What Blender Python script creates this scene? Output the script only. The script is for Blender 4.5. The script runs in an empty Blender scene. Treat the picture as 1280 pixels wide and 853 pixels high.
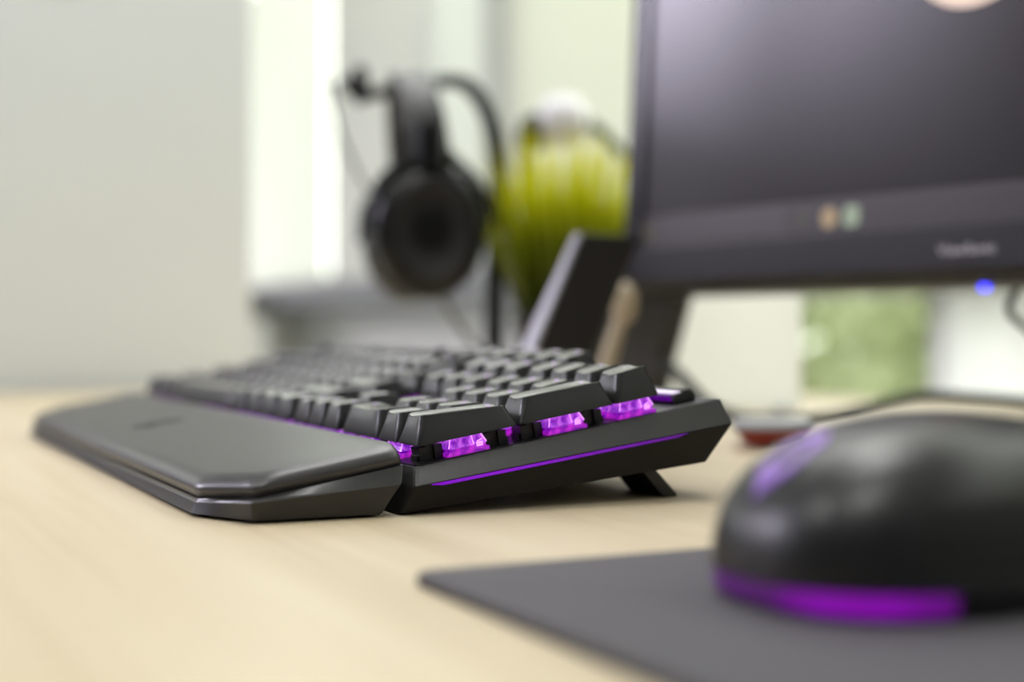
import bpy, bmesh, math, random
from mathutils import Vector, Matrix

S = 0.001                      # everything below is written in millimetres
scene = bpy.context.scene
COL = scene.collection
rnd = random.Random(7)
R = math.radians

# ------------------------------------------------------------------ materials
def srgb(r, g, b):
    f = lambda c: (c / 255 / 12.92) if c / 255 <= 0.04045 else ((c / 255 + 0.055) / 1.055) ** 2.4
    return (f(r), f(g), f(b), 1.0)

def lin(r, g, b):
    return (r, g, b, 1.0)

def mat(name, col, rough=0.5, metal=0.0, spec=0.5, emit=None, estr=0.0, bump=None, coat=0.0, alpha=None, trans=0.0, sheen=0.0, vary=None):
    m = bpy.data.materials.new(name)
    m.use_nodes = True
    nt = m.node_tree
    b = nt.nodes['Principled BSDF']
    b.inputs['Base Color'].default_value = col
    b.inputs['Roughness'].default_value = rough
    b.inputs['Metallic'].default_value = metal
    b.inputs['Specular IOR Level'].default_value = spec
    b.inputs['Coat Weight'].default_value = coat
    b.inputs['Transmission Weight'].default_value = trans
    b.inputs['Sheen Weight'].default_value = sheen
    if emit:
        b.inputs['Emission Color'].default_value = emit
        b.inputs['Emission Strength'].default_value = estr
    tc = nt.nodes.new('ShaderNodeTexCoord')
    if bump:
        sc, st, dist = bump
        n = nt.nodes.new('ShaderNodeTexNoise')
        n.inputs['Scale'].default_value = sc
        n.inputs['Detail'].default_value = 3
        bp = nt.nodes.new('ShaderNodeBump')
        bp.inputs['Strength'].default_value = st
        bp.inputs['Distance'].default_value = dist * S
        nt.links.new(tc.outputs['Object'], n.inputs['Vector'])
        nt.links.new(n.outputs['Fac'], bp.inputs['Height'])
        nt.links.new(bp.outputs['Normal'], b.inputs['Normal'])
    if vary:
        sc, c2 = vary
        n = nt.nodes.new('ShaderNodeTexNoise')
        n.inputs['Scale'].default_value = sc
        n.inputs['Detail'].default_value = 4
        mx = nt.nodes.new('ShaderNodeMix')
        mx.data_type = 'RGBA'
        mx.inputs['A'].default_value = col
        mx.inputs['B'].default_value = c2
        nt.links.new(tc.outputs['Object'], n.inputs['Vector'])
        nt.links.new(n.outputs['Fac'], mx.inputs['Factor'])
        nt.links.new(mx.outputs['Result'], b.inputs['Base Color'])
    return m

def wood_mat():
    m = mat('maple_laminate', lin(.6, .48, .32), 0.42, spec=0.35)
    nt = m.node_tree
    b = nt.nodes['Principled BSDF']
    tc = nt.nodes.new('ShaderNodeTexCoord')
    mp = nt.nodes.new('ShaderNodeMapping')
    mp.inputs['Scale'].default_value = (3.0, 70.0, 40.0)
    n = nt.nodes.new('ShaderNodeTexNoise')
    n.inputs['Scale'].default_value = 1.6
    n.inputs['Detail'].default_value = 6
    n.inputs['Distortion'].default_value = 0.35
    mp2 = nt.nodes.new('ShaderNodeMapping')
    mp2.inputs['Scale'].default_value = (1.0, 9.0, 9.0)
    n2 = nt.nodes.new('ShaderNodeTexNoise')
    n2.inputs['Scale'].default_value = 2.0
    n2.inputs['Detail'].default_value = 2
    ad = nt.nodes.new('ShaderNodeMath'); ad.operation = 'MULTIPLY_ADD'
    ad.inputs[1].default_value = 0.5
    r = nt.nodes.new('ShaderNodeValToRGB')
    e = r.color_ramp.elements
    e[0].position = 0.42; e[0].color = lin(.44, .355, .23)
    e[1].position = 0.98; e[1].color = lin(.585, .5, .36)
    k = r.color_ramp.elements.new(0.7); k.color = lin(.54, .45, .31)
    L = nt.links.new
    L(tc.outputs['Object'], mp.inputs['Vector']); L(mp.outputs['Vector'], n.inputs['Vector'])
    L(tc.outputs['Object'], mp2.inputs['Vector']); L(mp2.outputs['Vector'], n2.inputs['Vector'])
    L(n.outputs['Fac'], ad.inputs[0]); L(n2.outputs['Fac'], ad.inputs[2])
    L(ad.outputs[0], r.inputs['Fac']); L(r.outputs['Color'], b.inputs['Base Color'])
    return m

def glow_mat(name, base, c1, c2, strength, scale=900, rough=0.3):
    """translucent plastic lit from inside by an LED: emission varies with a fine noise"""
    m = mat(name, base, rough, emit=c1, estr=strength)
    nt = m.node_tree
    b = nt.nodes['Principled BSDF']
    tc = nt.nodes.new('ShaderNodeTexCoord')
    n = nt.nodes.new('ShaderNodeTexNoise')
    n.inputs['Scale'].default_value = scale
    n.inputs['Detail'].default_value = 3
    r = nt.nodes.new('ShaderNodeValToRGB')
    e = r.color_ramp.elements
    e[0].position = 0.40; e[0].color = c1
    e[1].position = 0.64; e[1].color = c2
    nt.links.new(tc.outputs['Object'], n.inputs['Vector'])
    nt.links.new(n.outputs['Fac'], r.inputs['Fac'])
    nt.links.new(r.outputs['Color'], b.inputs['Emission Color'])
    return m

M = {}
M['wood'] = wood_mat()
M['case'] = mat('keyboard_case_plastic', lin(.021, .0205, .020), 0.46, spec=.42, bump=(2600, .12, .2))
M['case_low'] = mat('keyboard_underside_plastic', lin(.013, .0125, .0115), 0.55, spec=.18)  # darker copy of the case plastic, shade of the lower facet put into it
M['key_top'] = mat('keycap_smooth_top', lin(.014, .014, .014), 0.22, spec=1.0)
M['key'] = mat('keycap_plastic', lin(.014, .014, .015), 0.36, spec=.45)
M['key_gloss'] = mat('spacebar_plastic', lin(.036, .036, .038), 0.36)
M['black'] = mat('black_plastic', lin(.006, .006, .007), 0.4)
M['rubber'] = mat('black_rubber', lin(.008, .008, .008), 0.8, spec=.2)
M['leather'] = mat('wrist_rest_leatherette', lin(.030, .029, .031), 0.38, spec=.65, bump=(1500, .12, .2))
M['rest_base'] = mat('wrist_rest_base_plastic', lin(.016, .0155, .016), 0.36, spec=.5)
M['emblem'] = mat('pressed_emblem', lin(.018, .018, .02), 0.6)
M['purple_led'] = mat('purple_light_strip', lin(.10, .0, .22), 0.25, emit=lin(.26, .0, .72), estr=1.0)
M['switch_low'] = glow_mat('lit_switch_lower', lin(.3, .02, .4), lin(.12, .0, .34), lin(.55, .02, .62), .75, 420)
M['switch_up'] = glow_mat('lit_switch_upper', lin(.4, .05, .6), lin(.13, .0, .42), lin(.66, .14, .95), 0.85, 420, .15)
M['switch_rib'] = mat('lit_switch_rib', lin(.6, .3, .8), .2, emit=lin(.85, .35, 1.0), estr=1.0)
M['legend'] = mat('lit_legend', lin(.3, .2, .4), .5, emit=lin(.42, .18, .62), estr=.8)
M['media_light'] = mat('media_key_light', lin(.8, .75, .85), .3, emit=lin(.75, .6, .9), estr=.6)  # emission stands in for light reflected off the media key tops
M['pad'] = mat('mouse_pad_cloth', lin(.046, .041, .051), 0.75, spec=.35, bump=(1500, .3, .3), sheen=.15)
M['mouse'] = mat('mouse_soft_plastic', lin(.008, .008, .009), 0.36, spec=.5)
M['mouse_grip'] = mat('mouse_grip_rubber', lin(.010, .010, .010), 0.6, spec=.3)
M['mouse_logo'] = mat('mouse_lit_emblem', lin(.2, .1, .35), .35, emit=lin(.24, .13, .56), estr=.38)
M['bezel'] = mat('monitor_bezel_plastic', lin(.010, .009, .012), 0.42, spec=.28)
M['bezel_dark'] = mat('monitor_gloss_edge', lin(.006, .006, .008), 0.25)
M['screen'] = mat('monitor_screen', lin(.003, .003, .0035), 0.20, spec=.32, emit=lin(.008, .005, .007), estr=1.0)
M['silver'] = mat('brushed_silver', lin(.50, .49, .55), 0.35, metal=.8)
M['letter'] = mat('silver_lettering', lin(.52, .50, .54), 0.4)
M['blue_led'] = mat('blue_power_light', lin(.02, .02, .5), .3, emit=lin(.05, .05, 1.0), estr=3.5)
M['headset'] = mat('headset_gloss_black', lin(.004, .004, .004), 0.28, spec=.4)
M['headset_soft'] = mat('headset_soft_black', lin(.008, .0075, .007), 0.55)
M['headset_grey'] = mat('headset_dark_grey', lin(.016, .016, .0165), 0.45)
M['cable'] = mat('cable_rubber', lin(.010, .012, .010), 0.6)
M['cable_grey'] = mat('cable_grey', lin(.20, .21, .17), 0.5)
M['white'] = mat('white_plastic', lin(.78, .77, .82), 0.3)
M['red'] = mat('red_plastic', lin(.26, .022, .008), 0.4)
M['pale'] = mat('pale_grey_plastic', lin(.22, .22, .24), 0.4)
M['tan'] = mat('pale_tan_wood', lin(.56, .47, .34), 0.5, vary=(60, lin(.47, .39, .27)))
M['leaf'] = mat('grass_blade', lin(.50, .53, .002), 0.42, vary=(18, lin(.24, .30, .002)))
M['pot'] = mat('dark_pot', lin(.020, .020, .021), 0.4)
M['soil'] = mat('dark_soil', lin(.03, .02, .012), 0.9)
M['teal'] = mat('dark_teal_metal', lin(.02, .05, .05), 0.4)
M['wall_left'] = mat('grey_white_wall_paint', lin(.77, .80, .81), 0.7, spec=.2, vary=(3, lin(.755, .785, .795)))
M['wall_cream'] = mat('cream_wall_paint', lin(.80, .81, .70), 0.7, spec=.2, vary=(3, lin(.78, .79, .68)))
M['panel_white'] = mat('white_acrylic_panel', lin(.94, .95, .93), 0.5, spec=.3)
M['panel_cream'] = mat('cream_blind_fabric', lin(.78, .79, .70), 0.7, spec=.2)
M['panel_green'] = mat('grey_green_frame', lin(.45, .48, .40), 0.5)
M['frame_grey'] = mat('window_frame_grey', lin(.62, .62, .62), 0.45)
M['sill'] = mat('grey_sill', lin(.17, .175, .165), 0.55)
M['dark_grey'] = mat('dark_grey_box', lin(.13, .13, .12), 0.6)  # used for the shade under the sill and the added dark panel
def translucent(m, col, fac):
    nt = m.node_tree; o = nt.nodes['Material Output']; b = nt.nodes['Principled BSDF']
    t = nt.nodes.new('ShaderNodeBsdfTranslucent'); t.inputs[0].default_value = col
    x = nt.nodes.new('ShaderNodeMixShader'); x.inputs[0].default_value = fac
    nt.links.new(b.outputs[0], x.inputs[1]); nt.links.new(t.outputs[0], x.inputs[2]); nt.links.new(x.outputs[0], o.inputs['Surface'])
M['blind_white'] = mat('white_blind_fabric', lin(.80, .82, .77), 0.7, spec=.2)
translucent(M['panel_white'], lin(.95, .96, .95), .8)
translucent(M['blind_white'], lin(.88, .90, .85), .42)
translucent(M['panel_cream'], lin(.88, .89, .80), .42)
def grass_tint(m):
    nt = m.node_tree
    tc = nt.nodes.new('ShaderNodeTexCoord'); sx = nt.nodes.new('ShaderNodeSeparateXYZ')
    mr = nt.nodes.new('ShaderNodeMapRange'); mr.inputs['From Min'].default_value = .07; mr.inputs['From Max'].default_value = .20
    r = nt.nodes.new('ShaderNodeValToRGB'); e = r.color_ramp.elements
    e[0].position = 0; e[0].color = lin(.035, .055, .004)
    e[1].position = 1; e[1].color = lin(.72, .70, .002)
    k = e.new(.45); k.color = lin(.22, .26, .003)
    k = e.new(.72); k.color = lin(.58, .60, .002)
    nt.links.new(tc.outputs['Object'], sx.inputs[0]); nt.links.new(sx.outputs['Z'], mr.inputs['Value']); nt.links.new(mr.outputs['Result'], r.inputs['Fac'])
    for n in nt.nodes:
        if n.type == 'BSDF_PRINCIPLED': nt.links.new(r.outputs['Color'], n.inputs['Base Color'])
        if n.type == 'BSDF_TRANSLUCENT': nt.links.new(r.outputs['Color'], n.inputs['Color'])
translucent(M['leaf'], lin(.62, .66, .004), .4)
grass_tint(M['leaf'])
M['blind_bright'] = mat('thin_white_blind_fabric', lin(.86, .87, .82), 0.7, spec=.2)
translucent(M['blind_bright'], lin(.92, .93, .88), .52)
M['blind_thin'] = mat('sheer_white_blind', lin(.9, .9, .88), 0.7, spec=.2)
translucent(M['blind_thin'], lin(.96, .96, .95), .75)
M['floor'] = mat('grey_carpet', lin(.25, .25, .26), 0.9, bump=(300, .4, 2), vary=(120, lin(.2, .2, .21)))
M['ceiling'] = mat('ceiling_tile', lin(.8, .8, .78), 0.8, vary=(8, lin(.76, .76, .74)))
M['lamp'] = mat('lamp_diffuser', lin(.9, .9, .9), .5, emit=lin(1.0, 1.0, .97), estr=12.0)
M['lamp_frame'] = mat('lamp_frame', lin(.8, .8, .8), .4)
M['desk_leg'] = mat('desk_leg_metal', lin(.4, .4, .42), .4, metal=.5)
M['bush'] = mat('outdoor_foliage', lin(.66, .70, .47), .6, vary=(3, lin(.52, .58, .42)))
M['ground'] = mat('outdoor_paving', lin(.6, .6, .56), .8, vary=(1, lin(.5, .5, .47)))

translucent(M['bush'], lin(.75, .80, .55), .6)

def glass_mat():
    m = bpy.data.materials.new('window_glass')
    m.use_nodes = True
    nt = m.node_tree
    nt.nodes.remove(nt.nodes['Principled BSDF'])
    o = nt.nodes['Material Output']
    t = nt.nodes.new('ShaderNodeBsdfTransparent'); t.inputs[0].default_value = (.96, .97, .95, 1)
    g = nt.nodes.new('ShaderNodeBsdfGlossy'); g.inputs['Roughness'].default_value = .05
    f = nt.nodes.new('ShaderNodeFresnel'); f.inputs[0].default_value = 1.35
    x = nt.nodes.new('ShaderNodeMixShader')
    ge = nt.nodes.new('ShaderNodeNewGeometry')
    iv = nt.nodes.new('ShaderNodeMath'); iv.operation = 'MULTIPLY_ADD'; iv.inputs[1].default_value = -1; iv.inputs[2].default_value = 1
    ml = nt.nodes.new('ShaderNodeMath'); ml.operation = 'MULTIPLY'
    nt.links.new(ge.outputs['Backfacing'], iv.inputs[0]); nt.links.new(iv.outputs[0], ml.inputs[0]); nt.links.new(f.outputs[0], ml.inputs[1])
    nt.links.new(ml.outputs[0], x.inputs[0]); nt.links.new(t.outputs[0], x.inputs[1]); nt.links.new(g.outputs[0], x.inputs[2])
    nt.links.new(x.outputs[0], o.inputs['Surface'])
    return m
M['glass'] = glass_mat()

# light strip: LEDs sit under its front half, so the glow weakens with distance from them
def strip_mat():
    m = M['purple_led']; nt = m.node_tree; b = nt.nodes['Principled BSDF']
    tc = nt.nodes.new('ShaderNodeTexCoord'); sx = nt.nodes.new('ShaderNodeSeparateXYZ')
    mr = nt.nodes.new('ShaderNodeMapRange')
    mr.inputs['From Min'].default_value = .030; mr.inputs['From Max'].default_value = .098
    mr.inputs['To Min'].default_value = .62; mr.inputs['To Max'].default_value = .15
    nt.links.new(tc.outputs['Object'], sx.inputs[0]); nt.links.new(sx.outputs['Y'], mr.inputs['Value'])
    nt.links.new(mr.outputs['Result'], b.inputs['Emission Strength'])
strip_mat()
def mouse_strip_mat():
    m = mat('mouse_light_strip', lin(.10, .01, .16), .3, emit=lin(.36, .0, .62), estr=1.0)
    nt = m.node_tree; b = nt.nodes['Principled BSDF']
    tc = nt.nodes.new('ShaderNodeTexCoord'); sx = nt.nodes.new('ShaderNodeSeparateXYZ')
    r = nt.nodes.new('ShaderNodeValToRGB')
    e = r.color_ramp.elements
    e[0].position = .0; e[0].color = (.10, .10, .10, 1)
    e[1].position = 1.0; e[1].color = (.03, .03, .03, 1)
    for p, v in ((.56, .08), (.72, .55), (.84, .55), (.93, .04)):
        k = e.new(p); k.color = (v, v, v, 1)
    mr = nt.nodes.new('ShaderNodeMapRange')
    mr.inputs['From Min'].default_value = -.036; mr.inputs['From Max'].default_value = .040
    nt.links.new(tc.outputs['Object'], sx.inputs[0]); nt.links.new(sx.outputs['X'], mr.inputs['Value'])
    nt.links.new(mr.outputs['Result'], r.inputs['Fac']); nt.links.new(r.outputs['Color'], b.inputs['Emission Strength'])
    return m
M['mouse_strip'] = mouse_strip_mat()

# ------------------------------------------------------------------ object helpers
def link(name, me, m=None, parent=None, sharp=35):
    if m is not None and len(me.materials) == 0:
        me.materials.append(m)
    o = bpy.data.objects.new(name, me)
    COL.objects.link(o)
    if parent is not None:
        o.parent = parent
    return o

def finish(bm, name, m, parent=None, sharp=35, smooth=True):
    bmesh.ops.recalc_face_normals(bm, faces=bm.faces)
    me = bpy.data.meshes.new(name)
    bm.to_mesh(me); bm.free()
    me.transform(Matrix.Scale(S, 4))
    if smooth:
        me.polygons.foreach_set('use_smooth', [True] * len(me.polygons))
        me.set_sharp_from_angle(angle=R(sharp))
    return link(name, me, m, parent)

def empty(name, loc=(0, 0, 0), rot=(0, 0, 0)):
    o = bpy.data.objects.new(name, None)
    COL.objects.link(o)
    o.empty_display_size = .02
    o.location = Vector(loc) * S
    o.rotation_euler = rot
    return o

def tag(o, label, cat, group=None):
    o['label'] = label; o['category'] = cat
    if group: o['group'] = group
    return o

def structure(o, label=None):
    o['kind'] = 'structure'
    if label: o['label'] = label
    return o

def copy_part(o, parent):
    c = o.copy(); COL.objects.link(c); c.parent = parent
    for ch in o.children:
        copy_part(ch, c)
    return c

def bevel(o, w, seg=2, angle=30):
    md = o.modifiers.new('bevel', 'BEVEL')
    md.width = w * S; md.segments = seg; md.limit_method = 'ANGLE'; md.angle_limit = R(angle)
    md.harden_normals = False
    return o

def loft(bm, loops, cap0=True, cap1=True, closed=True):
    rows = [[bm.verts.new(p) for p in lp] for lp in loops]
    n = len(rows[0])
    for a, b in zip(rows, rows[1:]):
        for i in range(n if closed else n - 1):
            j = (i + 1) % n
            bm.faces.new((a[i], a[j], b[j], b[i]))
    if cap0: bm.faces.new(list(reversed(rows[0])))
    if cap1: bm.faces.new(rows[-1])
    return rows

def box(bm, x0, x1, y0, y1, z0, z1):
    loft(bm, [[(x0, y0, z), (x1, y0, z), (x1, y1, z), (x0, y1, z)] for z in (z0, z1)])

def rrect(x0, x1, y0, y1, r, n=5):
    r = min(r, (x1 - x0) / 2 - 1e-3, (y1 - y0) / 2 - 1e-3)
    out = []
    for cx, cy, a0 in ((x1 - r, y0 + r, -90), (x1 - r, y1 - r, 0), (x0 + r, y1 - r, 90), (x0 + r, y0 + r, 180)):
        for i in range(n):
            a = R(a0 + 90 * i / (n - 1))
            out.append((cx + r * math.cos(a), cy + r * math.sin(a)))
    return out

def tube(bm, pts, rad, n=10, flat=None, cap=True):
    """sweep a round (or flattened) section along a polyline of points"""
    pts = [Vector(p) for p in pts]
    loops = []
    up = Vector((0, 0, 1))
    side = None
    for i, p in enumerate(pts):
        t = (pts[min(i + 1, len(pts) - 1)] - pts[max(i - 1, 0)]).normalized()
        if side is None:
            side = t.cross(up)
            if side.length < 1e-3: side = t.cross(Vector((0, 1, 0)))
        else:
            side = side - t * side.dot(t)
        side.normalize()
        nrm = side.cross(t).normalized()
        r = rad[i] if isinstance(rad, (list, tuple)) else rad
        k = flat or 1.0
        loops.append([p + side * (r * k * math.cos(2 * math.pi * j / n)) + nrm * (r * math.sin(2 * math.pi * j / n)) for j in range(n)])
    loft(bm, loops, cap, cap)

def spline(ctrl, n=8):
    """Catmull-Rom through control points"""
    c = [Vector(p) for p in ctrl]
    c = [c[0] * 2 - c[1]] + c + [c[-1] * 2 - c[-2]]
    out = []
    for i in range(1, len(c) - 2):
        for k in range(n):
            t = k / n
            a, b, d, e = c[i - 1], c[i], c[i + 1], c[i + 2]
            out.append(.5 * ((2 * b) + (d - a) * t + (2 * a - 5 * b + 4 * d - e) * t * t + (3 * b - a - 3 * d + e) * t ** 3))
    out.append(c[-2])
    return out

_font_cache = {}
def text_mesh(txt, size):
    cu = bpy.data.curves.new('text', 'FONT')
    cu.body = txt; cu.size = size * S; cu.resolution_u = 3
    ob = bpy.data.objects.new('text', cu)
    COL.objects.link(ob)
    dg = bpy.context.evaluated_depsgraph_get()
    me = bpy.data.meshes.new_from_object(ob.evaluated_get(dg))
    bpy.data.objects.remove(ob); bpy.data.curves.remove(cu)
    return me

# ------------------------------------------------------------------ camera
CAM = Vector((432.22, -177.49, 60.28))
YAW, PITCH, ROLL, F = R(63.865), R(-0.43), R(0.11), 1778.66
FW = Vector((-math.sin(YAW), math.cos(YAW), 0)); RT = Vector((math.cos(YAW), math.sin(YAW), 0))
cd = bpy.data.cameras.new('camera')
cam = bpy.data.objects.new('camera', cd); COL.objects.link(cam)
cd.sensor_width = 36.0; cd.lens = F / 1280 * 36.0
cd.clip_start = .01; cd.clip_end = 60
cam.matrix_world = (Matrix.Translation(CAM * S) @ Matrix.Rotation(YAW, 4, 'Z')
                    @ Matrix.Rotation(R(90) + PITCH, 4, 'X') @ Matrix.Rotation(ROLL, 4, 'Z'))
cd.dof.use_dof = True
cd.dof.focus_distance = .474
cd.dof.aperture_fstop = 4.0
scene.camera = cam

def spot(px, depth, z=0.0):
    """world point of the desk scene at a given distance along the view and sideways offset"""
    k = (px - 640) / F
    p = CAM + (FW + RT * k) * depth
    return Vector((p.x, p.y, z))

# ------------------------------------------------------------------ room
FLOOR = -740.0
bm = bmesh.new(); box(bm, -6000, 4000, -5000, 1250, FLOOR - 60, FLOOR); structure(finish(bm, 'floor', M['floor']))
bm = bmesh.new(); box(bm, -6000, 2500, -2500, 1250, 1900, 1960); structure(finish(bm, 'ceiling', M['ceiling']))

YB = 1000.0                                   # inner face of the window wall behind the desk
def wx(px):
    k = (px - 640) / F
    t = (YB - CAM.y) / (FW.y + k * RT.y)
    return CAM.x + t * (FW.x + k * RT.x)
SILL0, SILL1 = 112.0, 172.0
# wall below the sill, with a low glazed opening near the right, and solid piers
LX0, LX1, LX2 = wx(850), wx(1176), wx(1340)
bm = bmesh.new()
box(bm, -6000, LX0, YB, YB + 70, FLOOR, SILL0 + 10)
box(bm, LX2, 4000, YB, YB + 70, FLOOR, SILL0 + 10)
box(bm, LX0, LX2, YB, YB + 70, FLOOR, -120)
box(bm, -6000, 4000, YB, YB + 70, 1700, 1960)
box(bm, wx(415), wx(532), YB, YB + 70, SILL0, 930)            # pier left of the headset
box(bm, -6000, wx(318) - 1600, YB, YB + 70, SILL0, 1800)
structure(finish(bm, 'wall_back', M['wall_cream'], smooth=False))
bm = bmesh.new(); box(bm, -6000, 4000, YB - 130, YB + 60, SILL0, SILL1)
structure(bevel(finish(bm, 'trim_1', M['sill'], smooth=False), 8))

def window(name, x0, x1, z0, z1, panel=None, frame=M['frame_grey'], fw=30, btop=790):
    w = structure(empty(name, ((x0 + x1) / 2, YB + 35, z0)))
    bm = bmesh.new()
    hw, hh = (x1 - x0) / 2, z1 - z0
    box(bm, -hw, -hw + fw, -30, 30, 0, hh); box(bm, hw - fw, hw, -30, 30, 0, hh)
    box(bm, -hw, hw, -30, 30, 0, fw); box(bm, -hw, hw, -30, 30, hh - fw, hh)
    finish(bm, 'frame', frame, w, smooth=False)
    bm = bmesh.new(); box(bm, -hw + fw, hw - fw, -3, 3, fw, hh - fw)
    finish(bm, 'pane', M['glass'], w, smooth=False)
    if panel:
        bm = bmesh.new()
        n = max(3, int((x1 - x0) / 90))
        top = [(-hw + 2 * hw * i / (4 * n), -48 - 5 * math.cos(i * math.pi / 2)) for i in range(4 * n + 1)]
        lp = lambda z: [(x, y, z) for x, y in top] + [(x, y + 3, z) for x, y in reversed(top)]
        loft(bm, [lp(4), lp(min(hh - 4, btop - z0))])
        finish(bm, 'blind', panel, w)
    return w
window('window_1', wx(318) - 1600, wx(415), SILL1, 1700, M['blind_bright'], btop=1060)
window('window_2', wx(532), wx(616), SILL1, 1700, M['blind_white'])
bm = bmesh.new(); box(bm, wx(616), wx(640), YB - 20, YB + 70, SILL1 - 20, 1710)
structure(bevel(finish(bm, 'trim_2', M['panel_green'], smooth=False), 4))
window('window_3', wx(640), wx(840), SILL1, 1700, M['panel_cream'])
window('window_4', wx(840), wx(1300), SILL1, 1700)
window('window_5', wx(1300), 2500, SILL1, 1700, M['panel_cream'])
window('window_8', wx(415), wx(532), 930, 1700)  # added unseen transom, its sky gives key-top sheen and back light
window('window_6', LX0, LX1, -120, SILL0 + 10, fw=16)
window('window_9', LX1, LX2, -120, SILL0 + 10, M['blind_thin'], fw=16)

# wall at the left end of the desk, with a window above it
bm = bmesh.new()
box(bm, -1140, -1022, -2500, -1300, FLOOR, 392)
box(bm, -1140, -1022, -60, 232, FLOOR, 392)
box(bm, -1140, -1022, -1300, -60, FLOOR, 225)
box(bm, -1140, -1022, -1300, -60, 384, 392)
box(bm, -1140, -1022, -2500, 232, 1500, 1900)
box(bm, -1140, -1022, 60, 232, 392, 1500)
box(bm, -1140, -1022, -2500, -1300, 392, 1500)
structure(finish(bm, 'wall_left', M['wall_left'], smooth=False))
w = structure(empty('window_7', (-1080, -620, 392)))
bm = bmesh.new()
for y in (-680, -20, 640):
    box(bm, -25, 25, y - 20 if y > -680 else y, y + 20 if y < 640 else y + 40, 0, 1108)
box(bm, -25, 25, -680, 680, 0, 24); box(bm, -25, 25, -680, 680, 1068, 1108)
finish(bm, 'frame', M['frame_grey'], w, smooth=False)
bm = bmesh.new(); box(bm, -3, 3, -640, 640, 24, 1068); finish(bm, 'pane', M['glass'], w, smooth=False)

w = structure(empty('window_10', (-1080, -680, 225)))  # added low window, out of view, puts the highlight on the wrist rest
bm = bmesh.new()
box(bm, -25, 25, -620, -604, 0, 159); box(bm, -25, 25, 604, 620, 0, 159)
box(bm, -25, 25, -604, 604, 0, 10); box(bm, -25, 25, -604, 604, 149, 159)
finish(bm, 'frame', M['frame_grey'], w, smooth=False)
bm = bmesh.new(); box(bm, -3, 3, -604, 604, 10, 149); finish(bm, 'pane', M['glass'], w, smooth=False)
bm = bmesh.new(); box(bm, -1022, -1010, -2500, -140, FLOOR, 190); structure(bevel(finish(bm, 'trim_3', M['dark_grey'], smooth=False), 3))  # added unseen dark panel, darkens what the wrist rest reflects

# outdoors
bm = bmesh.new(); box(bm, -9000, 9000, 1250, 12000, FLOOR - 60, FLOOR); structure(finish(bm, 'ground', M['ground'], smooth=False))
def bush(cx, cy, rad, hgt, label):
    t = tag(empty('bush', (cx, cy, FLOOR)), label, 'bush', 'bushes outside the window')
    bm = bmesh.new()
    for i in range(2200):
        a, b = rnd.uniform(0, 6.283), rnd.uniform(-.2, 1)
        rr = rad * math.sqrt(max(0, 1 - b * b)) * rnd.uniform(.55, 1)
        p = Vector((rr * math.cos(a), rr * math.sin(a), hgt * .42 + hgt * .55 * b))
        q = Matrix.Rotation(rnd.uniform(0, 6.28), 3, 'Z') @ Matrix.Rotation(rnd.uniform(-1.2, 1.2), 3, 'X')
        v = [bm.verts.new(p + q @ Vector(c)) for c in ((0, -60, 0), (34, 0, 10), (0, 75, 0), (-34, 0, 10))]
        bm.faces.new(v)
    finish(bm, 'foliage', M['bush'], t)
    bm = bmesh.new(); tube(bm, [(0, 0, 0), (10, 0, hgt * .3), (0, 8, hgt * .6)], [30, 24, 12], 8); finish(bm, 'stem', M['tan'], t)
bush(-3000, 2450, 520, 1500, 'pale green bush seen blurred through the low window pane, left one')
bush(-1980, 2380, 440, 1500, 'yellowish green bush seen blurred through the low window pane, right one')

# ceiling lamps; the last two are added to brighten window wall and divider
for i, (x, y, lab) in enumerate(((-350, 250, 'square white ceiling lamp panel above the desk'),
                                 (700, -700, 'square white ceiling lamp panel behind the camera'),
                                 (-350, -1500, 'square white ceiling lamp panel near the left wall'),
                                 (-1150, 640, 'square white ceiling lamp panel close to the window wall'),
                                 (-2300, 560, 'square white ceiling lamp panel beyond the left wall'))):
    t = tag(empty('ceiling_lamp', (x, y, 1900)), lab, 'lamp', 'ceiling lamp panels')
    bm = bmesh.new()
    for a in (-1, 1):
        box(bm, a * 300 - 15, a * 300 + 15, -315, 315, -18, 0); box(bm, -285, 285, a * 300 - 15, a * 300 + 15, -18, 0)
    finish(bm, 'frame', M['lamp_frame'], t, smooth=False)
    bm = bmesh.new(); box(bm, -285, 285, -285, 285, -10, -4); finish(bm, 'diffuser', M['lamp'], t, smooth=False)

# ------------------------------------------------------------------ desk
dk = tag(empty('desk', (0, 0, FLOOR)), 'pale maple desk with straight grain under keyboard, mouse pad and monitor', 'desk')
bm = bmesh.new(); box(bm, -1005, 900, -330, 680, 740 - 25, 740); bevel(finish(bm, 'desktop', M['wood'], dk, smooth=False), 1.5)
for x, y in ((-960, -280), (850, -280), (-960, 630), (850, 630)):
    bm = bmesh.new(); box(bm, x - 25, x + 25, y - 25, y + 25, 0, 715); bevel(finish(bm, 'leg', M['desk_leg'], dk, smooth=False), 3)

# ------------------------------------------------------------------ keyboard
TILT, KH = R(9.405), 21.908
U = 19.05
kb = tag(empty('keyboard', (0, 0, KH), (TILT, 0, 0)), 'black mechanical keyboard with purple lit switches and side light strip, propped on its feet', 'keyboard')
XL = -22.5 * U
def case_loop(xin, ys, zs, rc):
    x0, x1 = XL - 6.35 + xin, 6.35 - xin
    y0, y1 = ys; z0, z1 = zs
    base = rrect(x0, x1, y0, y1, rc, 3); pts = []
    for i, p in enumerate(base):
        pts.append(p)
        q = base[(i + 1) % len(base)]
        if abs(q[1] - p[1]) > 20:
            for k in range(1, 24): pts.append((p[0] + (q[0] - p[0]) * k / 24, p[1] + (q[1] - p[1]) * k / 24))
    return [(x, y, z0 + (z1 - z0) * (y - y0) / (y1 - y0)) for x, y in pts]
bm = bmesh.new()
loft(bm, [case_loop(3.6, (-10.4, 108.5), (-19.9, -27.1), 1.0), case_loop(0.0, (-5.4, 120.0), (-11.6, -14.8), 1.5)])
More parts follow.
